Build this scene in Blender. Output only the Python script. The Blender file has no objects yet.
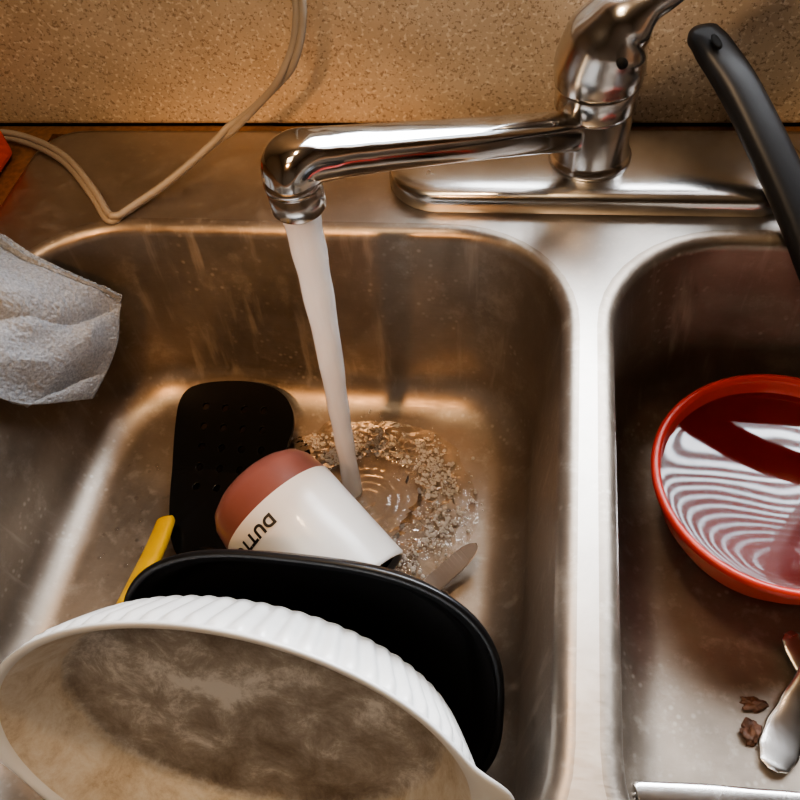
import bpy, bmesh, math, random
from mathutils import Vector, Matrix, noise
random.seed(3)
SC=bpy.context.scene
# ---------------------------------------------------------------- helpers
def link(o,parent=None):
    SC.collection.objects.link(o)
    if parent: o.parent=parent
    return o
def empty(name,loc=(0,0,0)):
    e=bpy.data.objects.new(name,None); e.empty_display_size=.02
    return link(e)
def mesh_obj(name,verts,faces,mat=None,parent=None,smooth=True,mats=None,fm=None):
    me=bpy.data.meshes.new(name); me.from_pydata([tuple(v) for v in verts],[],faces); me.update()
    bm=bmesh.new(); bm.from_mesh(me); bmesh.ops.recalc_face_normals(bm,faces=bm.faces); bm.to_mesh(me); bm.free()
    for p in me.polygons: p.use_smooth=smooth
    for m in (mats or ([mat] if mat else [])): me.materials.append(m)
    if fm:
        for p,i in zip(me.polygons,fm): p.material_index=i
    return link(bpy.data.objects.new(name,me),parent)
def loft(loops,cap0=False,cap1=False,closed=True):
    n=len(loops[0]); V=[Vector(p) for l in loops for p in l]; F=[]
    for i in range(len(loops)-1):
        for j in range(n if closed else n-1):
            k=(j+1)%n
            F.append((i*n+j,i*n+k,(i+1)*n+k,(i+1)*n+j))
    if cap0: F.append(tuple(reversed(range(n))))
    if cap1: F.append(tuple(range((len(loops)-1)*n,len(loops)*n)))
    return V,F
def rr(x0,x1,y0,y1,r,z,n=10,m=6):
    P=[]
    cs=[((x1-r,y1-r),0),((x0+r,y1-r),90),((x0+r,y0+r),180),((x1-r,y0+r),270)]
    for i,(c,a0) in enumerate(cs):
        for k in range(n+1):
            a=math.radians(a0+90*k/n); P.append((c[0]+r*math.cos(a),c[1]+r*math.sin(a),z))
        nc,na=cs[(i+1)%4]; a=math.radians(na)
        q=(nc[0]+r*math.cos(a),nc[1]+r*math.sin(a)); p=P[-1]
        for k in range(1,m):
            t=k/m; P.append((p[0]+(q[0]-p[0])*t,p[1]+(q[1]-p[1])*t,z))
    return P
def catmull(P,k=8):
    P=[Vector(p) for p in P]; Q=[P[0]*2-P[1]]+P+[P[-1]*2-P[-2]]; out=[]
    for i in range(1,len(Q)-2):
        a,b,c,d=Q[i-1],Q[i],Q[i+1],Q[i+2]
        for j in range(k):
            t=j/k
            out.append(.5*((2*b)+(c-a)*t+(2*a-5*b+4*c-d)*t*t+(3*b-a-3*c+d)*t**3))
    out.append(P[-1]); return out
def sweep(path,wid,hei,n=24,p=2.0,up=(0,0,1),side=None):
    L=[]
    N=len(path)
    prev=None
    for i,c in enumerate(path):
        t=(path[min(i+1,N-1)]-path[max(i-1,0)]).normalized()
        if side is not None: s=Vector(side); s=(s-t*s.dot(t)).normalized()
        elif prev is None:
            s=t.cross(Vector(up)); s=s.normalized() if s.length>1e-4 else Vector((1,0,0))
        else: s=(prev-t*prev.dot(t)).normalized()
        prev=s; u=s.cross(t).normalized()
        w=wid[i] if isinstance(wid,(list,tuple)) else wid; h=hei[i] if isinstance(hei,(list,tuple)) else hei
        ring=[]
        for k in range(n):
            a=2*math.pi*k/n; ca,sa=math.cos(a),math.sin(a)
            ring.append(c+s*(w*math.copysign(abs(ca)**(2/p),ca))+u*(h*math.copysign(abs(sa)**(2/p),sa)))
        L.append(ring)
    return L
def interp(vals,N):
    out=[]
    for i in range(N):
        t=i/(N-1)*(len(vals)-1); k=min(int(t),len(vals)-2); f=t-k; f=f*f*(3-2*f)
        out.append(vals[k]*(1-f)+vals[k+1]*f)
    return out
def revolve(prof,n=64,c=(0,0,0)):
    return [[(c[0]+r*math.cos(2*math.pi*k/n),c[1]+r*math.sin(2*math.pi*k/n),c[2]+z) for k in range(n)] for r,z in prof]
def box(name,x0,x1,y0,y1,z0,z1,mat,parent=None,bev=0):
    V=[(x,y,z) for x in(x0,x1) for y in (y0,y1) for z in (z0,z1)]
    F=[(0,1,3,2),(4,6,7,5),(0,4,5,1),(2,3,7,6),(0,2,6,4),(1,5,7,3)]
    o=mesh_obj(name,V,F,mat,parent,smooth=False)
    if bev:
        m=o.modifiers.new('b','BEVEL'); m.width=bev; m.segments=3
    return o
def frame(c,e,yaw,roll):
    n=Vector((math.sin(yaw)*math.cos(e),-math.cos(yaw)*math.cos(e),math.sin(e)))
    a=Vector((0,0,1)).cross(n).normalized(); u=n.cross(a)
    a2=a*math.cos(roll)+u*math.sin(roll); u2=-a*math.sin(roll)+u*math.cos(roll)
    M=Matrix.Identity(4)
    for i in range(3):
        M[i][0]=a2[i];M[i][1]=u2[i];M[i][2]=n[i];M[i][3]=c[i]
    return M
# ---------------------------------------------------------------- materials
def newmat(name):
    m=bpy.data.materials.new(name); m.use_nodes=True
    nt=m.node_tree; b=nt.nodes['Principled BSDF']; return m,nt,b
def N(nt,t,**k):
    n=nt.nodes.new(t)
    for a,v in k.items():
        if a in n.inputs: n.inputs[a].default_value=v
        else: setattr(n,a,v)
    return n
def coords(nt,scale=(1,1,1)):
    tc=nt.nodes.new('ShaderNodeTexCoord'); mp=nt.nodes.new('ShaderNodeMapping'); mp.inputs['Scale'].default_value=scale
    nt.links.new(tc.outputs['Object'],mp.inputs['Vector']); return mp.outputs['Vector']
def ramp(nt,fac,stops):
    r=nt.nodes.new('ShaderNodeValToRGB'); e=r.color_ramp.elements
    while len(e)<len(stops): e.new(.5)
    for s,(p,c) in zip(e,stops): s.position=p; s.color=(*c,1) if len(c)==3 else c
    nt.links.new(fac,r.inputs['Fac']); return r.outputs['Color']
def noisef(nt,vec,scale,detail=4,rough=.5,dist=0):
    n=N(nt,'ShaderNodeTexNoise'); n.inputs['Scale'].default_value=scale;n.inputs['Detail'].default_value=detail;n.inputs['Roughness'].default_value=rough
    n.inputs['Distortion'].default_value=dist
    nt.links.new(vec,n.inputs['Vector']); return n.outputs['Fac']
def bump(nt,b,h,strength=.2,dist=.001):
    bn=nt.nodes.new('ShaderNodeBump'); bn.inputs['Strength'].default_value=strength; bn.inputs['Distance'].default_value=dist
    nt.links.new(h,bn.inputs['Height']); nt.links.new(bn.outputs['Normal'],b.inputs['Normal'])
def mapr(nt,v,a,b_,c,d):
    m=nt.nodes.new('ShaderNodeMapRange'); m.inputs[1].default_value=a;m.inputs[2].default_value=b_;m.inputs[3].default_value=c;m.inputs[4].default_value=d
    nt.links.new(v,m.inputs[0]); return m.outputs[0]
def simple(name,col,rough=.5,metal=0,var=.08,vs=30,bmp=0,bs=300,coat=0,spec=None):
    m,nt,b=newmat(name); v=coords(nt)
    f=noisef(nt,v,vs)
    c=ramp(nt,f,[(.3,tuple(x*(1-var) for x in col)),(.7,tuple(min(1,x*(1+var)) for x in col))])
    nt.links.new(c,b.inputs['Base Color']); b.inputs['Roughness'].default_value=rough; b.inputs['Metallic'].default_value=metal
    if coat: b.inputs['Coat Weight'].default_value=coat
    if spec is not None: b.inputs['Specular IOR Level'].default_value=spec
    if bmp: bump(nt,b,noisef(nt,v,bs),bmp,.0006)
    return m
def steel(name,col,r0,r1,stretch=(4,60,60),bmp=.04,metal=1,grime=0,var=.8):
    m,nt,b=newmat(name); b.inputs['Metallic'].default_value=metal
    v=coords(nt,stretch); f=noisef(nt,v,22,3,.5)
    v2=coords(nt); g=noisef(nt,v2,18,7,.68)
    spots=noisef(nt,v2,160,3,.5)
    mx=N(nt,'ShaderNodeMath',operation='ADD'); nt.links.new(f,mx.inputs[0]); nt.links.new(g,mx.inputs[1])
    mx2=N(nt,'ShaderNodeMath',operation='MULTIPLY_ADD'); nt.links.new(spots,mx2.inputs[0]); mx2.inputs[1].default_value=.35; nt.links.new(mx.outputs[0],mx2.inputs[2])
    nt.links.new(mapr(nt,mx2.outputs[0],.8,1.55,r0,r1),b.inputs['Roughness'])
    c=ramp(nt,g,[(.3,tuple(x*var for x in col)),(.7,col)])
    if grime:
        vo=N(nt,'ShaderNodeTexVoronoi'); vo.inputs['Scale'].default_value=150; nt.links.new(v2,vo.inputs['Vector'])
        s=ramp(nt,vo.outputs['Distance'],[(.12,(.9,.9,.9)),(.30,(0,0,0))])
        g2=noisef(nt,v2,13,5,.7); s2=ramp(nt,g2,[(.50,(0,0,0)),(.60,(1,1,1))])
        mu=N(nt,'ShaderNodeMath',operation='MULTIPLY'); nt.links.new(s,mu.inputs[0]); nt.links.new(s2,mu.inputs[1])
        st=noisef(nt,coords(nt,(85,85,6)),1,4,.6); s3=ramp(nt,st,[(.56,(0,0,0)),(.72,(.7,.7,.7))])
        mxx=N(nt,'ShaderNodeMath',operation='MAXIMUM'); nt.links.new(mu.outputs[0],mxx.inputs[0]); nt.links.new(s3,mxx.inputs[1])
        sm=noisef(nt,v2,34,8,.75); s4=ramp(nt,sm,[(.54,(0,0,0)),(.70,(.6,.6,.6))])
        mx3=N(nt,'ShaderNodeMath',operation='MAXIMUM'); nt.links.new(mxx.outputs[0],mx3.inputs[0]); nt.links.new(s4,mx3.inputs[1])
        mu2=N(nt,'ShaderNodeMath',operation='MULTIPLY'); nt.links.new(mx3.outputs[0],mu2.inputs[0]); mu2.inputs[1].default_value=grime
        mm=N(nt,'ShaderNodeMix',data_type='RGBA'); nt.links.new(mu2.outputs[0],mm.inputs[0]); nt.links.new(c,mm.inputs[6]); mm.inputs[7].default_value=(.66,.60,.52,1); c=mm.outputs[2]
        sub=N(nt,'ShaderNodeMath',operation='SUBTRACT'); sub.inputs[0].default_value=metal; nt.links.new(mu2.outputs[0],sub.inputs[1]); nt.links.new(sub.outputs[0],b.inputs['Metallic'])
    nt.links.new(c,b.inputs['Base Color'])
    if bmp: bump(nt,b,f,bmp,.0002)
    return m
M_steel=steel('brushed_stainless',(.52,.475,.43),.30,.48,bmp=.03,grime=.22)
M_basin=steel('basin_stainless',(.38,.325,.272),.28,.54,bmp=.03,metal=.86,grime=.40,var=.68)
M_chrome=steel('chrome',(.84,.83,.82),.05,.16,(1,1,1),0)
M_chrome2=steel('worn_chrome',(.78,.76,.74),.14,.30,(1,1,1),0)
M_plate=steel('satin_chrome',(.70,.68,.65),.18,.28,(1,1,1),0)
M_cut=steel('cutlery_steel',(.66,.64,.61),.16,.32,(1,1,1),0)
M_knife=steel('knife_steel',(.68,.64,.60),.24,.36,(1,1,1),0)
M_blackmetal=simple('black_nonstick',(.010,.010,.011),.34,bmp=.15,bs=500,spec=.45)
M_blackpl=simple('black_nylon',(.004,.004,.004),.22,spec=.3)
M_rubber=simple('black_handle_plastic',(.018,.019,.021),.42,bmp=.1)
M_red=simple('red_melamine',(.46,.030,.016),.38,coat=.1,bmp=.05)
M_mugred=simple('terracotta_glaze',(.22,.080,.066),.40,coat=.15)
M_mugwhite=simple('white_glaze',(.78,.76,.73),.3,coat=.2,var=.03)
M_ink=simple('black_print',(.01,.01,.01),.5)
M_yellow=simple('yellow_plastic',(.68,.38,.01),.4)
M_orange=simple('orange_foam',(.70,.08,.02),.8,bmp=.6)
M_cord=simple('grey_cord_vinyl',(.33,.29,.24),.45)
M_white=simple('painted_white',(.8,.79,.76),.5,var=.02)
M_slat=simple('blind_slat',(.22,.18,.16),.5,var=.02)
M_wall=simple('wall_paint',(.30,.22,.15),.8,var=.04,bmp=.1)
M_ceil=simple('ceiling_paint',(.40,.36,.31),.9,var=.02)
M_floor=simple('vinyl_floor',(.16,.10,.06),.5,var=.2,vs=6)
M_wood=simple('oak_cabinet',(.28,.13,.05),.45,var=.25,vs=12)
M_counter=simple('brown_laminate_counter',(.20,.10,.05),.4,var=.3,vs=240)
M_food=simple('food_scrap',(.12,.055,.03),.5,var=.4,vs=200,bmp=.6)
M_dark=simple('dark_cavity',(.01,.01,.01),.8)
def granite():
    m,nt,b=newmat('speckled_laminate'); v=coords(nt)
    big=noisef(nt,v,24,5,.6); base=ramp(nt,big,[(.3,(.54,.42,.285)),(.7,(.67,.54,.385))])
    s1=noisef(nt,v,430,2,.6); k1=ramp(nt,s1,[(.35,(.8,.8,.8)),(.43,(0,0,0))])
    mx=N(nt,'ShaderNodeMix',data_type='RGBA'); nt.links.new(k1,mx.inputs[0]); nt.links.new(base,mx.inputs[6]); mx.inputs[7].default_value=(.27,.185,.12,1)
    s2=noisef(nt,v,300,2,.5); k2=ramp(nt,s2,[(.57,(0,0,0)),(.65,(.8,.8,.8))])
    mx2=N(nt,'ShaderNodeMix',data_type='RGBA'); nt.links.new(k2,mx2.inputs[0]); nt.links.new(mx.outputs[2],mx2.inputs[6]); mx2.inputs[7].default_value=(.84,.74,.59,1)
    nt.links.new(mx2.outputs[2],b.inputs['Base Color']); b.inputs['Roughness'].default_value=.42; return m
M_gran=granite()
def watermat(name,tint=(1,1,1),ior=1.4,bs=.15,br=90,white=0,trans=(.95,.92,.9),tlf=.45,gr=.01):
    m=bpy.data.materials.new(name); m.use_nodes=True; nt=m.node_tree; nt.nodes.clear()
    out=nt.nodes.new('ShaderNodeOutputMaterial'); tr=nt.nodes.new('ShaderNodeBsdfTransparent'); tr.inputs[0].default_value=(*tint,1)
    gl=nt.nodes.new('ShaderNodeBsdfGlossy'); gl.inputs['Roughness'].default_value=gr
    fr=nt.nodes.new('ShaderNodeFresnel'); fr.inputs[0].default_value=ior
    if bs:
        bn=nt.nodes.new('ShaderNodeBump'); bn.inputs['Strength'].default_value=bs; bn.inputs['Distance'].default_value=.001
        v=coords(nt); nt.links.new(noisef(nt,v,br,2,.5),bn.inputs['Height'])
        nt.links.new(bn.outputs[0],gl.inputs['Normal']); nt.links.new(bn.outputs[0],fr.inputs['Normal'])
    body=tr.outputs[0]
    if white>0:
        df=nt.nodes.new('ShaderNodeBsdfDiffuse'); df.inputs[0].default_value=(*trans,1)
        tl=nt.nodes.new('ShaderNodeBsdfTranslucent'); tl.inputs[0].default_value=(*trans,1)
        m1=nt.nodes.new('ShaderNodeMixShader'); m1.inputs[0].default_value=tlf; nt.links.new(df.outputs[0],m1.inputs[1]); nt.links.new(tl.outputs[0],m1.inputs[2])
        f=noisef(nt,coords(nt,(300,300,7)),1,3,.6); w=mapr(nt,f,.3,.7,max(0,white-.15),min(1,white+.1))
        m2=nt.nodes.new('ShaderNodeMixShader'); nt.links.new(w,m2.inputs[0]); nt.links.new(tr.outputs[0],m2.inputs[1]); nt.links.new(m1.outputs[0],m2.inputs[2]); body=m2.outputs[0]
    mx=nt.nodes.new('ShaderNodeMixShader'); nt.links.new(fr.outputs[0],mx.inputs[0]); nt.links.new(body,mx.inputs[1]); nt.links.new(gl.outputs[0],mx.inputs[2])
    nt.links.new(mx.outputs[0],out.inputs[0]); return m
M_water=watermat('clear_water',tint=(.90,.86,.81),ior=1.5,bs=.5,br=160); M_stream=watermat('aerated_water',white=1.1,ior=1.15,bs=.1,trans=(1,.99,.98),tlf=.5); M_foam=watermat('foam_bubbles',white=.75,bs=0,trans=(1,.97,.94))
M_drop=watermat('water_droplet',ior=1.45,bs=0,tint=(.9,.9,.9))
M_bowlwater=watermat('still_water',tint=(.58,.48,.48),ior=1.42,bs=0,gr=.035)  # tint darkens the bowl below the surface, in place of shade there
# ---------------------------------------------------------------- room
RX0,RX1,RY0,RY1,RZ0,RZ1=-1.6,1.7,-2.4,.545,-.9,1.5
wx0,wx1,wz0,wz1=-.12,.72,.15,.85
T=.1
V=[];F=[]
def addbox(V,F,x0,x1,y0,y1,z0,z1):
    b=len(V); V+= [(x,y,z) for x in(x0,x1) for y in (y0,y1) for z in (z0,z1)]
    F+=[tuple(b+i for i in f) for f in [(0,1,3,2),(4,6,7,5),(0,4,5,1),(2,3,7,6),(0,2,6,4),(1,5,7,3)]]
addbox(V,F,RX0,wx0,RY1,RY1+T,RZ0,RZ1);addbox(V,F,wx1,RX1,RY1,RY1+T,RZ0,RZ1)
addbox(V,F,wx0,wx1,RY1,RY1+T,RZ0,wz0);addbox(V,F,wx0,wx1,RY1,RY1+T,wz1,RZ1)
mesh_obj('wall_back',V,F,M_wall,smooth=False)
box('wall_left',RX0-T,RX0,RY0,RY1,RZ0,RZ1,M_wall);box('wall_right',RX1,RX1+T,RY0,RY1,RZ0,RZ1,M_wall)
box('wall_front',RX0,RX1,RY0-T,RY0,RZ0,RZ1,M_wall)
box('ceiling',RX0,RX1,RY0,RY1,RZ1,RZ1+T,M_ceil);box('floor',RX0,RX1,RY0,RY1,RZ0-T,RZ0,M_floor)
V=[];F=[]
for a in [(wx0,wx0+.04,wz0,wz1),(wx1-.04,wx1,wz0,wz1),(wx0,wx1,wz0,wz0+.02),(wx0,wx1,wz1-.04,wz1),(.40,.425,wz0,wz1)]:
    addbox(V,F,a[0],a[1],RY1+.055,RY1+.09,a[2],a[3])
mesh_obj('window_1',V,F,M_white,smooth=False)
V=[];F=[]
z=wz0+.02; tl=math.radians(-40)
while z<wz1-.02:
    n=5; L=[]
    for k in range(n+1):
        t=(k/n-.5)*.025; cz=.0018*(1-(2*k/n-1)**2)
        L.append((RY1+.03+t*math.cos(tl),z-t*math.sin(tl)+cz))
    b=len(V)
    for x in (wx0+.012,wx1-.012):
        V+=[(x,y,zz) for y,zz in L]
    for k in range(n): F.append((b+k,b+k+1,b+n+1+k+1,b+n+1+k))
    z+=.0245
blinds=mesh_obj('window_blinds',V,F,M_slat)
box('trim_1',wx0-.02,wx1+.02,RY1-.012,RY1+.02,wz0-.028,wz0,M_white,bev=.003)
box('backsplash',RX0,RX1,RY1-.0005-.018,RY1-.0005,0,.115,M_gran,bev=.004)
BS=RY1-.0185
V=[];F=[]
sx0,sx1,sy0,sy1=-.402,.455,-.028,.522
addbox(V,F,RX0,sx0+.006,-.08,BS,-.035,-.001);addbox(V,F,sx1-.006,RX1,-.08,BS,-.035,-.001)
addbox(V,F,sx0+.006,sx1-.006,-.08,sy0+.006,-.035,-.001);addbox(V,F,sx0+.006,sx1-.006,sy1-.006,BS,-.035,-.001)
mesh_obj('countertop',V,F,M_counter,smooth=False)
cab=empty('base_cabinet')
box('front_panel',RX0,RX1,-.06,-.04,-.8,-.036,M_wood,cab);box('toe_kick',RX0,RX1,-.02,0,-.9,-.8,M_dark,cab)
box('bottom_shelf',RX0,RX1,-.04,.5,-.8,-.78,M_wood,cab)
for i,x in enumerate((-1.1,-.55,.0,.5,1.0)):
    box('door_leaf_%d'%i,x-.24,x+.24,-.078,-.06,-.74,-.1,M_wood,cab,bev=.004)
# ---------------------------------------------------------------- sink
sink=empty('kitchen_sink')
Lb=(-.372,.0260,.006,.414); Rb=(.0390,.425,.006,.414)
def bowl(name,b,dr):
    x0,x1,y0,y1=b; L=[]; R=.085
    def ins(i,z,r): return rr(x0+i,x1-i,y0+i,y1-i,r,z)
    L.append(ins(-.0015,0,R+.0015)); L.append(ins(0,0,R))
    rs=.009
    for k in range(1,9):
        a=math.pi/2*k/8; L.append(ins(rs*math.sin(a),-rs*(1-math.cos(a)),R-rs*math.sin(a)))
    rf=.034; zf=-.166
    i0=rs; i1=rs+.012
    for k in range(1,9):
        t=k/8; L.append(ins(i0+(i1-i0)*t,-rs+(zf+rf+rs)*t,R-.012-.006*t))
    for k in range(1,13):
        a=math.pi/2*k/12; L.append(ins(i1+rf*(1-math.cos(a)),zf+rf-rf*math.sin(a),max(.03,R-.018-rf*(1-math.cos(a))*.8)))
    last=L[-1]
    for k in range(1,11):
        t=k/10; ring=[]
        for p in last:
            a=math.atan2(p[1]-dr[1],p[0]-dr[0]); q=(dr[0]+.044*math.cos(a),dr[1]+.044*math.sin(a))
            ring.append((p[0]+(q[0]-p[0])*t,p[1]+(q[1]-p[1])*t,zf-.004*t))
        L.append(ring)
    for rad,z in ((.041,-.0015),(.037,-.004),(.034,-.012),(.0,-.013)):
        L.append([(dr[0]+rad*math.cos(math.atan2(p[1]-dr[1],p[0]-dr[0])),dr[1]+rad*math.sin(math.atan2(p[1]-dr[1],p[0]-dr[0])),zf-.004+z) for p in last])
    V,F=loft(L); o=mesh_obj(name,V,F,M_basin,sink); return o,L[0]
_,l1=bowl('left_basin',Lb,(-.165,.215)); _,l2=bowl('right_basin',Rb,(.245,.205))
bm=bmesh.new()
def addloop(pts):
    vs=[bm.verts.new(p) for p in pts]; return [bm.edges.new((vs[i],vs[(i+1)%len(vs)])) for i in range(len(vs))]
outer=rr(sx0+.006,sx1-.006,sy0+.006,sy1-.006,.03,0)
E=addloop(outer)+addloop(l1)+addloop(l2)
bmesh.ops.triangle_fill(bm,use_beauty=True,use_dissolve=False,edges=E,normal=(0,0,1))
me=bpy.data.meshes.new('deck'); bm.to_mesh(me); bm.free(); me.materials.append(M_steel); link(bpy.data.objects.new('deck',me),sink)
L=[outer,rr(sx0+.003,sx1-.003,sy0+.003,sy1-.003,.032,-.0002),rr(sx0+.001,sx1-.001,sy0+.001,sy1-.001,.034,-.0012),rr(sx0,sx1,sy0,sy1,.035,-.0035)]
V,F=loft(L); mesh_obj('rim_lip',V,F,M_steel,sink)
# ---------------------------------------------------------------- faucet
fau=empty('kitchen_faucet')
px0,px1,py0,py1=-.107,.172,.426,.503
L=[]
for i,z in ((.001,0),(0,.002),(0,.008),(.0006,.011),(.002,.0135),(.0045,.015),(.009,.0162),(.015,.0168),(.03,.0172)):
    L.append(rr(px0+i,px1-i,py0+i,py1-i,.037-i if i<.03 else .007,z,12,8))
V,F=loft(L,cap1=True); mesh_obj('deck_plate',V,F,M_plate,fau)
fx,fy=.0315,.468
prof=[(.0275,.0165),(.0275,.019),(.0260,.0205),(.0245,.023),(.0245,.0525),(.0235,.0535),(.0235,.0545),(.0252,.0555),(.0260,.058),(.0260,.0715),(.0252,.0730),(.0228,.0735),(.0228,.0748),(.0262,.0755),(.0272,.078)]
V,F=loft(revolve(prof,64,(fx,fy,0)),cap0=True,cap1=True); mesh_obj('column',V,F,M_chrome2,fau)
path=catmull([(fx,.468,.074),(fx+.0002,.468,.084),(.0345,.468,.098),(.0425,.469,.112),(.057,.472,.124),(.084,.479,.136),(.127,.49,.150)],8)
n=len(path)
w=interp([.0270,.0279,.0268,.0225,.0170,.0138,.0125],n); hh=interp([.0270,.0280,.0262,.0200,.0125,.0085,.0065],n)
V,F=loft(sweep(path,w,hh,32,2.1,side=(0,1,0)),cap0=True,cap1=True); mesh_obj('lever_handle',V,F,M_chrome2,fau)
d=Vector((.25,-.85,.1)).normalized()
V,F=loft(sweep([Vector((.0415,.4452,.099)),Vector((.0415,.4452,.099))+d*.0045],.0031,.0031,16),cap0=True,cap1=True); mesh_obj('set_screw_hole',V,F,M_dark,fau)
path=catmull([(.024,.461,.041),(.0163,.4518,.047),(-.012,.4215,.066),(-.0435,.387,.087),(-.075,.3545,.1065),(-.094,.335,.118),(-.107,.3215,.1255),(-.1155,.3130,.1295),(-.1195,.309,.1275),(-.1203,.3082,.1215)],8)
n=len(path)
w=interp([.0118,.0118,.0118,.0120,.0126,.0132,.0138,.0140,.0140,.0138],n); hh=interp([.0125,.0120,.0110,.0106,.0106,.0110,.0116,.0124,.0134,.0138],n)
V,F=loft(sweep(path,w,hh,40,2.8,side=(.72,-.69,0)),cap0=True,cap1=True); mesh_obj('spout_arm',V,F,M_chrome,fau)
prof=[(.0134,.1225),(.0146,.1215),(.0148,.1200),(.0146,.1180),(.0134,.1170),(.0132,.1162),(.0142,.1154),(.0141,.1042),(.0133,.1030),(.0105,.1030),(.0102,.108),(.0,.108)]
V,F=loft(revolve(prof,48,(-.1203,.3082,0))); mesh_obj('aerator',V,F,M_chrome2,fau)
# ---------------------------------------------------------------- running water
wat=empty('running_water')
path=catmull([(-.1203,.3082,.106),(-.1210,.3072,.06),(-.1228,.3055,0),(-.1255,.3025,-.06),(-.1280,.300,-.12),(-.130,.298,-.1675)],12)
n=len(path)
w=[x*(1+.04*math.sin(i*.9)) for i,x in enumerate(interp([.0104,.0096,.0084,.0074,.0068,.0074],n))]
h2=[x*(1+.04*math.cos(i*.7)) for i,x in enumerate(interp([.0104,.0092,.0080,.0070,.0066,.0074],n))]
V,F=loft(sweep(path,w,h2,20),cap0=True,cap1=True); mesh_obj('stream',V,F,M_stream,wat)
cx,cy=-.118,.291
L=[]
nr,na=110,240
for i in range(nr):
    ring=[]
    for j in range(na):
        a=2*math.pi*j/na
        R=.108*(1+.30*noise.noise(Vector((math.cos(a)*1.3,math.sin(a)*1.3,5)))+.12*noise.noise(Vector((math.cos(a)*4,math.sin(a)*4,9))))
        r=.006+(R-.006)*i/(nr-1)
        x=cx+r*math.cos(a); y=cy+r*math.sin(a)*.9
        jump=.040+.010*noise.noise(Vector((math.cos(a)*2,math.sin(a)*2,0)))
        s=1/(1+math.exp(-(r-jump)/.0013))
        h=.0010+.0038*s*max(0,1-(max(0,r-jump)/(R-jump))**1.0)
        amp=.0020*math.exp(-((r-jump-.016)/.016)**2)
        h+=amp*noise.noise(Vector((x*260,y*260,1.7)))*1.6+.0005*noise.noise(Vector((x*90,y*90,3)))+.0002*math.sin(r*900)*(1-s)
        h*=min(1,(nr-1-i)/50)
        ring.append((x,y,-.1674+max(h,0)))
    L.append(ring)
V,F=loft(L,cap0=True); mesh_obj('splash_pool',V,F,M_water,wat)
def domes(items,seg=8,rings=4):
    V=[];F=[]
    for x,y,z0,rad,fl in items:
        b=len(V)
        for lt in range(rings):
            ph=math.pi/2*lt/(rings-1)
            for k in range(seg): V.append((x+rad*math.cos(ph)*math.cos(k*2*math.pi/seg),y+rad*math.cos(ph)*math.sin(k*2*math.pi/seg),z0+rad*fl*math.sin(ph)))
        for lt in range(rings-1):
            for k in range(seg): F.append((b+lt*seg+k,b+lt*seg+(k+1)%seg,b+lt*seg+seg+(k+1)%seg,b+lt*seg+seg+k))
    return V,F
it=[]
for q in range(4200):
    a=random.uniform(0,2*math.pi); r=random.gauss(.060,.012)
    if r<.041: continue
    x=cx+r*math.cos(a); y=cy+r*math.sin(a)*.9; rad=random.choice([.0004,.0005,.0006,.0007,.0009,.0012,.0016])
    if noise.noise(Vector((x*60,y*60,4)))+.4*noise.noise(Vector((x*180,y*180,4)))<-.03: continue
    it.append((x,y,-.1636,rad,1))
V,F=domes(it); mesh_obj('bubbles',V,F,M_foam,wat)
it=[]
for q in range(300):
    x=random.uniform(-.325,-.03); y=random.uniform(.06,.355)
    if (x>-.26 and y<.33 and x<-.06): continue
    it.append((x,y,-.1668,random.choice([.0007,.001,.0014,.002]),.55))
V,F=domes(it,12,6); mesh_obj('droplets',V,F,M_drop,wat)
# ---------------------------------------------------------------- casserole dish
dish=empty('casserole_dish'); dish.matrix_world=frame((-.1501,.0765,-.0787),.4831,-.0394,.0111)
A,B,dep,tp=.1375,.0955,.0475,.0193
def ell(a,b,z,n=480,fl=0,hb=0):
    P=[]
    for k in range(n):
        t=2*math.pi*k/n
        m=fl*abs(math.sin(t*36)) if fl else 0
        e=0
        if hb:
            d=min(abs(t),abs(t-math.pi),abs(t-2*math.pi)); e=hb/(1+(d/.26)**6)
        P.append(((a+m+e)*math.cos(t),(b+m)*math.sin(t),z))
    return P
L=[ell(A-tp-.012,B-tp-.012,-dep),ell(A-tp-.003,B-tp-.003,-dep+.0005),ell(A-tp,B-tp,-dep+.003,fl=.0012)]
for k in range(1,8):
    t=k/8; L.append(ell(A-tp+tp*t**.9-.002,B-tp+tp*t**.9-.002,-dep+.003+(dep-.009)*t,fl=.0034))
L+=[ell(A-.0025,B-.0025,-.0042,fl=.0026),ell(A-.001,B-.001,-.003,hb=.014),ell(A+.0008,B+.0008,-.0018,hb=.017),ell(A+.0003,B+.0003,-.0004,hb=.0165),ell(A-.0015,B-.0015,.0,hb=.014),ell(A-.0035,B-.0035,-.001),ell(A-.005,B-.005,-.004)]
V,F=loft(L,cap0=True)
M_dout=simple('white_stoneware',(.82,.81,.79),.28,var=.04,coat=.3)
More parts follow.
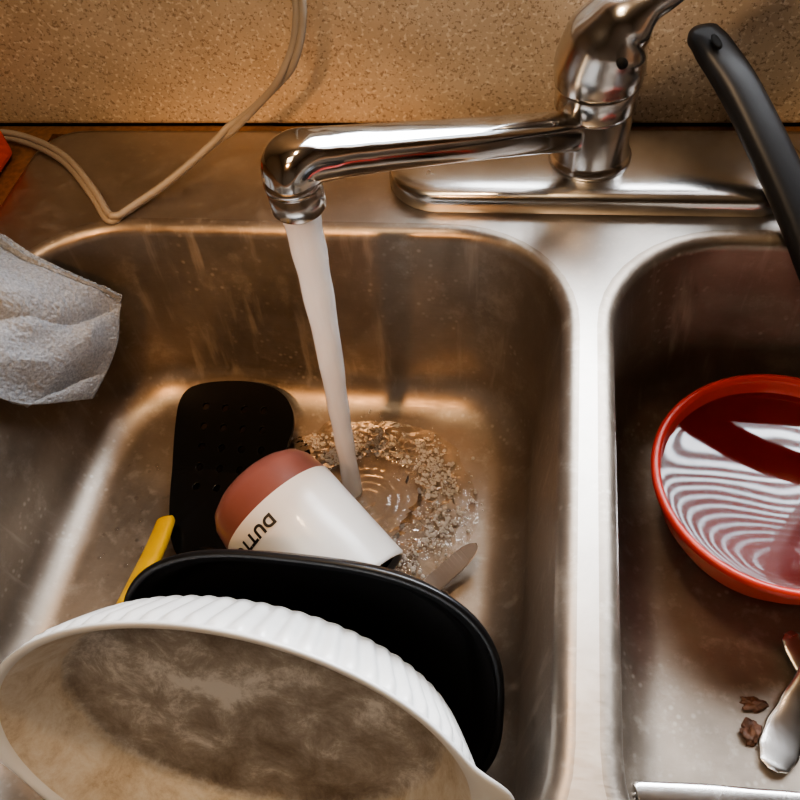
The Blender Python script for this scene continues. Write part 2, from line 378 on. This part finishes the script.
def dishmat_in():
    m,nt,b=newmat('stained_stoneware'); v=coords(nt)
    sep=nt.nodes.new('ShaderNodeSeparateXYZ'); nt.links.new(v,sep.inputs[0])
    n1=noisef(nt,v,42,15,.8,.35); n2=noisef(nt,v,70,6,.7); n3=noisef(nt,v,13,3,.6)
    ad=N(nt,'ShaderNodeMath',operation='MULTIPLY_ADD'); nt.links.new(n3,ad.inputs[0]); ad.inputs[1].default_value=.9; nt.links.new(n1,ad.inputs[2])
    sc=N(nt,'ShaderNodeMath',operation='MULTIPLY'); nt.links.new(ad.outputs[0],sc.inputs[0]); sc.inputs[1].default_value=.526
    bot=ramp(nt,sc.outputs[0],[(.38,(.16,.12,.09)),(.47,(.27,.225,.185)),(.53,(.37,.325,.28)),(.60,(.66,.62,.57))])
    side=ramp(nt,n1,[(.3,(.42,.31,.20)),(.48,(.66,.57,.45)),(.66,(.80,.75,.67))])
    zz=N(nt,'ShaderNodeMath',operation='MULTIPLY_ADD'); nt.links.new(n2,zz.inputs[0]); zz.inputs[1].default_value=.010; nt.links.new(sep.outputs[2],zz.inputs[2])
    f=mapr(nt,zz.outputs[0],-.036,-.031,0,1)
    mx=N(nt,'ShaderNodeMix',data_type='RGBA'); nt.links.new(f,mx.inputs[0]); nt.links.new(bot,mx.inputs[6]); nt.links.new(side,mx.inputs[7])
    nt.links.new(mx.outputs[2],b.inputs['Base Color']); b.inputs['Roughness'].default_value=.4
    bump(nt,b,n2,.25,.001); return m
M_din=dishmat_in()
mesh_obj('fluted_shell',V,F,M_dout,dish)
L=[ell(A-.005,B-.005,-.004,240)]
for k in range(1,9):
    t=k/8; L.append(ell(A-.005-(tp-.002)*t,B-.005-(tp-.002)*t,-.004-(dep-.016)*t,240))
for k in range(1,7):
    a=math.pi/2*k/6; L.append(ell(A-.003-tp-.010*(1-math.cos(a)),B-.003-tp-.010*(1-math.cos(a)),-dep+.012-.007*math.sin(a),240))
for t in (.8,.5,.2): L.append(ell((A-tp-.014)*t,(B-tp-.014)*t,-dep+.005,240))
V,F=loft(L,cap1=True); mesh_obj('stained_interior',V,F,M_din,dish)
# ---------------------------------------------------------------- black pan leaning behind
pan=empty('roasting_pan'); pan.matrix_world=frame((-.116,.128,-.088),.5,-.05,.03)
def sel(a,b,z,p=2.8,n=160):
    return [(a*math.copysign(abs(math.cos(t))**(2/p),math.cos(t)),b*math.copysign(abs(math.sin(t))**(2/p),math.sin(t)),z) for t in [2*math.pi*k/n for k in range(n)]]
A2,B2=.112,.0865
L=[sel(A2-.02,B2-.02,-.024),sel(A2-.014,B2-.014,-.022),sel(A2-.006,B2-.006,-.004),sel(A2-.001,B2-.001,-.004),sel(A2,B2,-.0015),sel(A2-.0005,B2-.0005,0),sel(A2-.003,B2-.003,.0004),sel(A2-.0045,B2-.0045,-.001),sel(A2-.006,B2-.006,-.004),sel(A2-.009,B2-.009,-.0045),sel(A2-.017,B2-.017,-.019),sel(A2-.024,B2-.024,-.021)]
V,F=loft(L,cap0=True,cap1=True); mesh_obj('pan_body',V,F,M_blackmetal,pan)
# ---------------------------------------------------------------- mug
mug=empty('coffee_mug')
ax=Vector((.746,-.616,-.252)).normalized(); ma=Vector((0,0,1)).cross(ax).normalized(); mu=ax.cross(ma)
mc=Vector((-.1450,.2300,-.1125)); Mm=Matrix.Identity(4)
for i in range(3): Mm[i][0]=ma[i];Mm[i][1]=mu[i];Mm[i][2]=ax[i];Mm[i][3]=mc[i]
mug.matrix_world=Mm
R=.0430;zb=-.054;zs=-.024
V,F=loft(revolve([(0,zb+.001),(.022,zb+.001),(.024,zb),(.029,zb+.002),(.0365,zb+.007),(.0405,zb+.014),(R,zs)],72)); mesh_obj('red_base',V,F,M_mugred,mug)
V,F=loft(revolve([(R,zs),(R+.0003,zs+.0005),(R,.0),(R,.052),(R-.0008,.0545),(R-.002,.055),(R-.0035,.054),(R-.004,.050)],72)); mesh_obj('white_body',V,F,M_mugwhite,mug)
V,F=loft(revolve([(R-.004,.050),(R-.004,-.03),(R-.01,-.045),(0,-.046)],72)); mesh_obj('dark_interior',V,F,simple('dark_brown_interior',(.05,.035,.03),.3),mug)  # inner wall and bottom in one very dark brown
fc=bpy.data.curves.new('txt','FONT'); fc.body='DUTTON'; fc.size=.0105; fc.extrude=.0; fc.offset=.00045; fc.space_character=1.15
to=bpy.data.objects.new('txt',fc); link(to); bpy.context.view_layer.update()
me=bpy.data.meshes.new_from_object(to); bpy.data.objects.remove(to)
bm=bmesh.new(); bm.from_mesh(me); bmesh.ops.subdivide_edges(bm,edges=bm.edges,cuts=1)
for v in bm.verts:
    phi=math.radians(106)+v.co.x/R; z=-.0150+v.co.y
    v.co=Vector(((R+.0005)*math.cos(phi),(R+.0005)*math.sin(phi),z))
bm.to_mesh(me); bm.free(); me.materials.append(M_ink); link(bpy.data.objects.new('lettering',me),mug)
# ---------------------------------------------------------------- spatula
spa=empty('slotted_spatula')
poly=[(-.275,.376),(-.236,.383),(-.200,.376),(-.182,.350),(-.186,.318),(-.198,.28),(-.209,.25),(-.212,.228),(-.228,.220),(-.250,.226),(-.264,.255),(-.274,.295),(-.282,.335),(-.285,.362)]
for _ in range(3):
    q=[]
    for i in range(len(poly)):
        a,b=poly[i],poly[(i+1)%len(poly)]
        q+=[(a[0]*.75+b[0]*.25,a[1]*.75+b[1]*.25),(a[0]*.25+b[0]*.75,a[1]*.25+b[1]*.75)]
    poly=q
def zsp(x,y): return -.158+max(0,(y-.30))*.16+.004*((x+.23)/.04)**2*.4
bm=bmesh.new(); E=[]
def al(pts):
    vs=[bm.verts.new((x,y,zsp(x,y))) for x,y in pts]; return [bm.edges.new((vs[i],vs[(i+1)%len(vs)])) for i in range(len(vs))]
E+=al(poly)
for r_ in range(5):
    for c_ in range(4):
        if r_==4 and c_==3: continue
        hx=-.261+c_*.0165+r_*.0025; hy=.356-r_*.0175
        E+=al([(hx+.0028*math.cos(k*math.pi/6),hy+.0034*math.sin(k*math.pi/6)) for k in range(12)])
bmesh.ops.triangle_fill(bm,use_beauty=True,edges=E,normal=(0,0,1))
me=bpy.data.meshes.new('head'); bm.to_mesh(me); bm.free(); me.materials.append(M_blackpl)
o=link(bpy.data.objects.new('head',me),spa); m=o.modifiers.new('s','SOLIDIFY'); m.thickness=.003; m.offset=0
m=o.modifiers.new('b','BEVEL'); m.width=.0008; m.segments=2
path=catmull([(-.228,.235,-.157),(-.220,.205,-.155),(-.210,.17,-.152),(-.195,.12,-.155)],8)
V,F=loft(sweep(path,.0085,.004,16,2.4),cap0=True,cap1=True); mesh_obj('handle',V,F,M_blackpl,spa)
# ---------------------------------------------------------------- yellow handled utensil
yel=empty('yellow_handled_peeler')
path=catmull([(-.2615,.2515,-.147),(-.2605,.248,-.146),(-.2565,.225,-.137),(-.2515,.195,-.122),(-.247,.165,-.107)],6); n=len(path)
V,F=loft(sweep(path,interp([.005,.0070,.0076,.008,.008],n),interp([.003,.0045,.005,.005,.005],n),20,2.6),cap0=True,cap1=True); mesh_obj('handle',V,F,M_yellow,yel)
# ---------------------------------------------------------------- butter knife in left bowl
kn=empty('table_knife')
tip=Vector((-.030,.251,-.144)); end=Vector((-.088,.193,-.162)); d=(end-tip).normalized(); s=d.cross(Vector((0,0,1))).normalized(); s=(s-Vector((0,0,.15))).normalized(); s=(s-d*s.dot(d)).normalized(); up=s.cross(d)
top=[];bot=[]
Ln=(end-tip).length
NK=110
for k in range(NK+1):
    t=k/NK; wd=.0075*min(1,math.sqrt(max(0,1-(1-min(1,t/.26))**2)))
    ser=.0011*((k%4)/3)
    top.append(tip+d*Ln*t+s*(wd-(ser if k>14 else 0))); bot.append(tip+d*Ln*t-s*wd)
V=[];F=[]
for k in range(NK+1):
    V+=[top[k]+up*.0003,bot[k]+up*.0010,bot[k]-up*.0003,top[k]-up*.0003]
for k in range(NK):
    for j in range(4): F.append((k*4+j,k*4+(j+1)%4,(k+1)*4+(j+1)%4,(k+1)*4+j))
mesh_obj('serrated_blade',V,F,M_knife,kn,smooth=False)
V,F=loft(sweep(catmull([end-d*.002,end+d*.03,end+d*.05],4),.005,.003,12),cap0=True,cap1=True); mesh_obj('handle',V,F,M_cut,kn)
# ---------------------------------------------------------------- red bowl with water
rb=empty('red_bowl'); bx,by,bz=.163,.290,-.169
Ro=.0825
prof=[(0,.003),(.030,.003),(.032,0),(.036,0),(.038,.004),(.050,.012),(.064,.028),(.0735,.048),(.079,.066),(Ro-.0005,.074),(Ro,.0765),(Ro-.001,.0785),(Ro-.0035,.079),(Ro-.0055,.0778),(Ro-.0065,.075),(.0735,.062),(.0685,.046),(.058,.027),(.045,.014),(.03,.009),(0,.008)]
V,F=loft(revolve(prof,96,(bx,by,bz))); mesh_obj('bowl_shell',V,F,M_red,rb)
L=[]
for i in range(60):
    r=.0744*(1-i/60); ring=[]
    for k in range(96):
        x=r*math.cos(2*math.pi*k/96); y=r*math.sin(2*math.pi*k/96)
        ring.append((bx+x,by+y,bz+.0660+.00034*noise.noise(Vector((x*20,y*20,2)))+.0006*(r/.0744)**12))
    L.append(ring)
V,F=loft(L,cap1=True); mesh_obj('water_surface',V,F,M_bowlwater,rb)
# ---------------------------------------------------------------- cutlery in right bowl
sp_=empty('spoon')
path=catmull([(.1535,.130,-.163),(.155,.1335,-.1635),(.159,.1425,-.164),(.164,.155,-.164),(.170,.170,-.162),(.178,.187,-.159),(.19,.21,-.155),(.21,.245,-.15)],10); n=len(path)
V,F=loft(sweep(path,interp([.0035,.0085,.0115,.0108,.0075,.0048,.004,.006],n),interp([.0008,.0012,.0014,.0016,.0018,.0018,.0016,.0012],n),24,2.0),cap0=True,cap1=True)
mesh_obj('handle_and_bowl',V,F,M_cut,sp_)
fk=empty('dinner_fork')
path=catmull([(.1715,.214,-.158),(.1735,.210,-.158),(.177,.202,-.159),(.186,.178,-.160),(.198,.145,-.161),(.206,.12,-.161)],8); n=len(path)
V,F=loft(sweep(path,interp([.003,.0065,.0082,.0074,.0055,.004],n),interp([.001,.0013,.0016,.0016,.0018,.0018],n),24,2.0),cap0=True,cap1=True); mesh_obj('fork_handle',V,F,M_cut,fk)
for i in range(4):
    a=Vector((.206+.004*(i-1.5),.118,-.161)); V,F=loft(sweep(catmull([a,a+Vector((.004,-.02,.002)),a+Vector((.008,-.045,0))],5),.0013,.001,8),cap0=True,cap1=True); mesh_obj('tine_%d'%i,V,F,M_cut,fk)
sv=empty('butter_spreader')
path=catmull([(.074,.1075,-.159),(.078,.108,-.159),(.11,.1105,-.159),(.15,.1135,-.159),(.19,.116,-.159)],8); n=len(path)
V,F=loft(sweep(path,interp([.003,.0065,.0065,.005,.004],n),.0022,20,2.6),cap0=True,cap1=True); mesh_obj('handle',V,F,M_cut,sv)
def blob(name,c,r,sc=(1,1,.5)):
    bm=bmesh.new(); bmesh.ops.create_icosphere(bm,subdivisions=4,radius=r)
    for v in bm.verts:
        k=1+.9*noise.noise(v.co*(1.4/r)+Vector(c)*50)+.35*noise.noise(v.co*(4/r)); v.co=Vector((v.co.x*k*sc[0]+c[0],v.co.y*k*sc[1]+c[1],v.co.z*k*sc[2]+c[2]))
    me=bpy.data.meshes.new(name); bm.to_mesh(me); bm.free(); me.materials.append(M_food)
    for p in me.polygons: p.use_smooth=True
    return link(bpy.data.objects.new(name,me))
blob('food_scrap',(.148,.169,-.1665),.0055,(1.2,.7,.5)); blob('food_scrap',(.144,.151,-.1660),.006,(.8,1.1,.6))
# ---------------------------------------------------------------- frying pan with black handle
sp=empty('frying_pan'); c=Vector((.322,.148,-.118))
V,F=loft(revolve([(0,-.045),(.07,-.045),(.078,-.042),(.088,0),(.0895,.001),(.0885,.002),(.086,0),(.076,-.039),(.068,-.042),(0,-.042)],72,c)); mesh_obj('pan_shell',V,F,M_blackmetal,sp)
path=catmull([(.0925,.5075,.0820),(.0955,.502,.0815),(.104,.494,.0745),(.1187,.4728,.0622),(.138,.442,.0408),(.1585,.409,.0150),(.178,.375,-.014),(.205,.338,-.046),(.243,.292,-.082),(.276,.232,-.116)],8); n=len(path)
V,F=loft(sweep(path,interp([.006,.0110,.0126,.0130,.0134,.0136,.0134,.012,.010,.008],n),interp([.004,.0065,.0078,.0085,.0085,.0085,.008,.008,.007,.006],n),28,2.6),cap0=True,cap1=True); mesh_obj('long_handle',V,F,M_rubber,sp)
a0=Vector((.0990,.4935,.0868)); dd=Vector((.5,-.72,-.45)).normalized()
V,F=loft(sweep([a0+dd*(.010*t/6)+Vector((0,-.0003,.0003)) for t in range(7)],[.0012,.0024,.0028,.003,.0028,.0024,.0012],.0009,12),cap0=True,cap1=True); mesh_obj('hanging_slot',V,F,M_dark,sp)
# ---------------------------------------------------------------- cord
cd=empty('electric_cord')
pts=[(-.165,.505,.30),(-.163,.505,.20),(-.160,.500,.13),(-.161,.49,.10),(-.173,.481,.074),(-.203,.482,.045),(-.236,.477,.022),(-.268,.448,.008),(-.292,.420,.004),(-.300,.411,.0035),(-.308,.414,.0035),(-.328,.438,.004),(-.366,.476,.0045),(-.407,.498,.006),(-.44,.502,.008),(-.50,.50,.004)]
P=catmull(pts,10)
for i,off in enumerate((-.0016,.0016)):
    Q=[]
    for k,p in enumerate(P):
        t=(P[min(k+1,len(P)-1)]-P[max(k-1,0)]).normalized(); s=Vector((.75,.2,.6)); s=(s-t*s.dot(t)).normalized(); Q.append(p+s*off*1.35)
    V,F=loft(sweep(Q,.0026,.0026,12),cap0=True,cap1=True); mesh_obj('conductor_%d'%(i+1),V,F,M_cord,cd)
box('cleaning_sponge',-.50,-.414,.43,.488,.0005,.028,M_orange,bev=.006)
# ---------------------------------------------------------------- towel
G=[[(-.47,.402,.008),(-.42,.394,.014),(-.375,.383,.014),(-.347,.371,.006),(-.323,.370,-.012),(-.301,.379,-.042)],
[(-.47,.37,.012),(-.42,.365,.028),(-.37,.352,.026),(-.338,.345,.006),(-.318,.354,-.020),(-.303,.368,-.052)],
[(-.47,.335,.012),(-.42,.33,.022),(-.37,.325,.034),(-.334,.322,.014),(-.318,.333,-.022),(-.305,.354,-.066)],
[(-.47,.30,.012),(-.42,.30,.030),(-.37,.295,.022),(-.340,.297,-.004),(-.325,.312,-.040),(-.314,.339,-.082)],
[(-.47,.265,.010),(-.42,.265,.018),(-.37,.262,.014),(-.350,.266,-.014),(-.339,.283,-.052),(-.324,.320,-.094)]]
cols=[catmull(r,50) for r in G]; m_=len(cols[0]); rows=[catmull([cols[i][j] for i in range(5)],60) for j in range(m_)]
V=[];F=[];nn=len(rows[0])
for j in range(m_):
    for i in range(nn):
        p=rows[j][i]; q=Vector((p.x*26,p.y*26,p.z*26)); u=j/(m_-1); v=i/(nn-1)
        ed=min(1,min(v,1-v,1-u)*10)
        ph=(v*1.9+u*1.5)*math.pi*2+2.2*noise.noise(q*.7)
        fold=.0075*(abs(math.sin(ph*.5))**.7*2-1)*(.3+.7*u)*ed
        fold+=(.006*(.25-abs(noise.noise(q+Vector((3,1,7)))))+.002*noise.noise(q*2.2))*ed
        hem=.0026*math.exp(-((v-.055)/.012)**2)-.0030*math.exp(-((v-.090)/.008)**2)
        d=fold+hem+.0008*noise.noise(p*330)+.0008*noise.noise(p*700)
        V.append(p+Vector((.45,-.2,.85))*(d-.001))
for j in range(m_-1):
    for i in range(nn-1): F.append((j*nn+i,j*nn+i+1,(j+1)*nn+i+1,(j+1)*nn+i))
def terry():
    m,nt,b=newmat('grey_terry'); v=coords(nt)
    n1=noisef(nt,v,520,3,.6)
    c=ramp(nt,n1,[(.3,(.20,.225,.255)),(.7,(.36,.40,.45))]); nt.links.new(c,b.inputs['Base Color']); b.inputs['Roughness'].default_value=1
    b.inputs['Specular IOR Level'].default_value=.05
    b.inputs['Sheen Weight'].default_value=.15
    bump(nt,b,n1,.6,.0010); return m
o=mesh_obj('dish_towel',V,F,terry()); m=o.modifiers.new('s','SOLIDIFY'); m.thickness=.004; m.offset=-1
# ---------------------------------------------------------------- camera
Xd=Vector((4962,275,-800)).normalized(); Yd=Vector((190,-1101,800)); Yd=(Yd-Xd*Yd.dot(Xd)).normalized(); Dd=Xd.cross(Yd).normalized()
if Dd.z<0: Dd=-Dd
cam=bpy.data.cameras.new('camera'); co=link(bpy.data.objects.new('camera',cam)); cam.sensor_width=36; cam.lens=36; cam.clip_start=.01
M=Matrix.Identity(4)
right=Vector((Xd[0],Yd[0],-Dd[0])); upv=-Vector((Xd[1],Yd[1],-Dd[1])); back=-Vector((Xd[2],Yd[2],-Dd[2]))
for i in range(3): M[i][0]=right[i];M[i][1]=upv[i];M[i][2]=back[i]
M[0][3],M[1][3],M[2][3]=0,0,.364
co.matrix_world=M; SC.camera=co
# ---------------------------------------------------------------- lights
def area(name,loc,rot,sx,sy,pw,col):
    l=bpy.data.lights.new(name,'AREA'); l.shape='RECTANGLE'; l.size=sx; l.size_y=sy; l.energy=pw; l.color=col
    o=link(bpy.data.objects.new(name,l)); o.location=loc; o.rotation_euler=rot; return o
area('window_daylight',(.3,.95,.85),(math.radians(-65),0,0),1.5,1.3,140,(.88,.94,1))
area('ceiling_light',(-.35,-.35,1.46),(0,0,0),.5,.5,4.5,(1,.76,.50))
l=bpy.data.lights.new('under_cabinet_bulb','POINT'); l.energy=4.8; l.color=(1,.67,.39); l.shadow_soft_size=.03
o=link(bpy.data.objects.new('under_cabinet_bulb',l)); o.location=(-.08,.27,.62)
l=bpy.data.lights.new('basin_glow_spot','SPOT'); l.energy=24; l.color=(1,.50,.20); l.shadow_soft_size=.03; l.spot_size=math.radians(26); l.spot_blend=1  # added spot, not a real fixture: makes the warm glow on the basin's back wall
o=link(bpy.data.objects.new('basin_glow_spot',l)); o.location=(-.25,-.25,.65); o.rotation_euler=(Vector((-.20,.41,-.07))-o.location).to_track_quat('-Z','Y').to_euler()
w=bpy.data.worlds.new('world'); SC.world=w; w.use_nodes=True; w.node_tree.nodes['Background'].inputs[0].default_value=(.75,.85,1,1); w.node_tree.nodes['Background'].inputs[1].default_value=2.0
SC.view_settings.view_transform='AgX'; SC.view_settings.look='AgX - Medium High Contrast'; SC.view_settings.exposure=.22
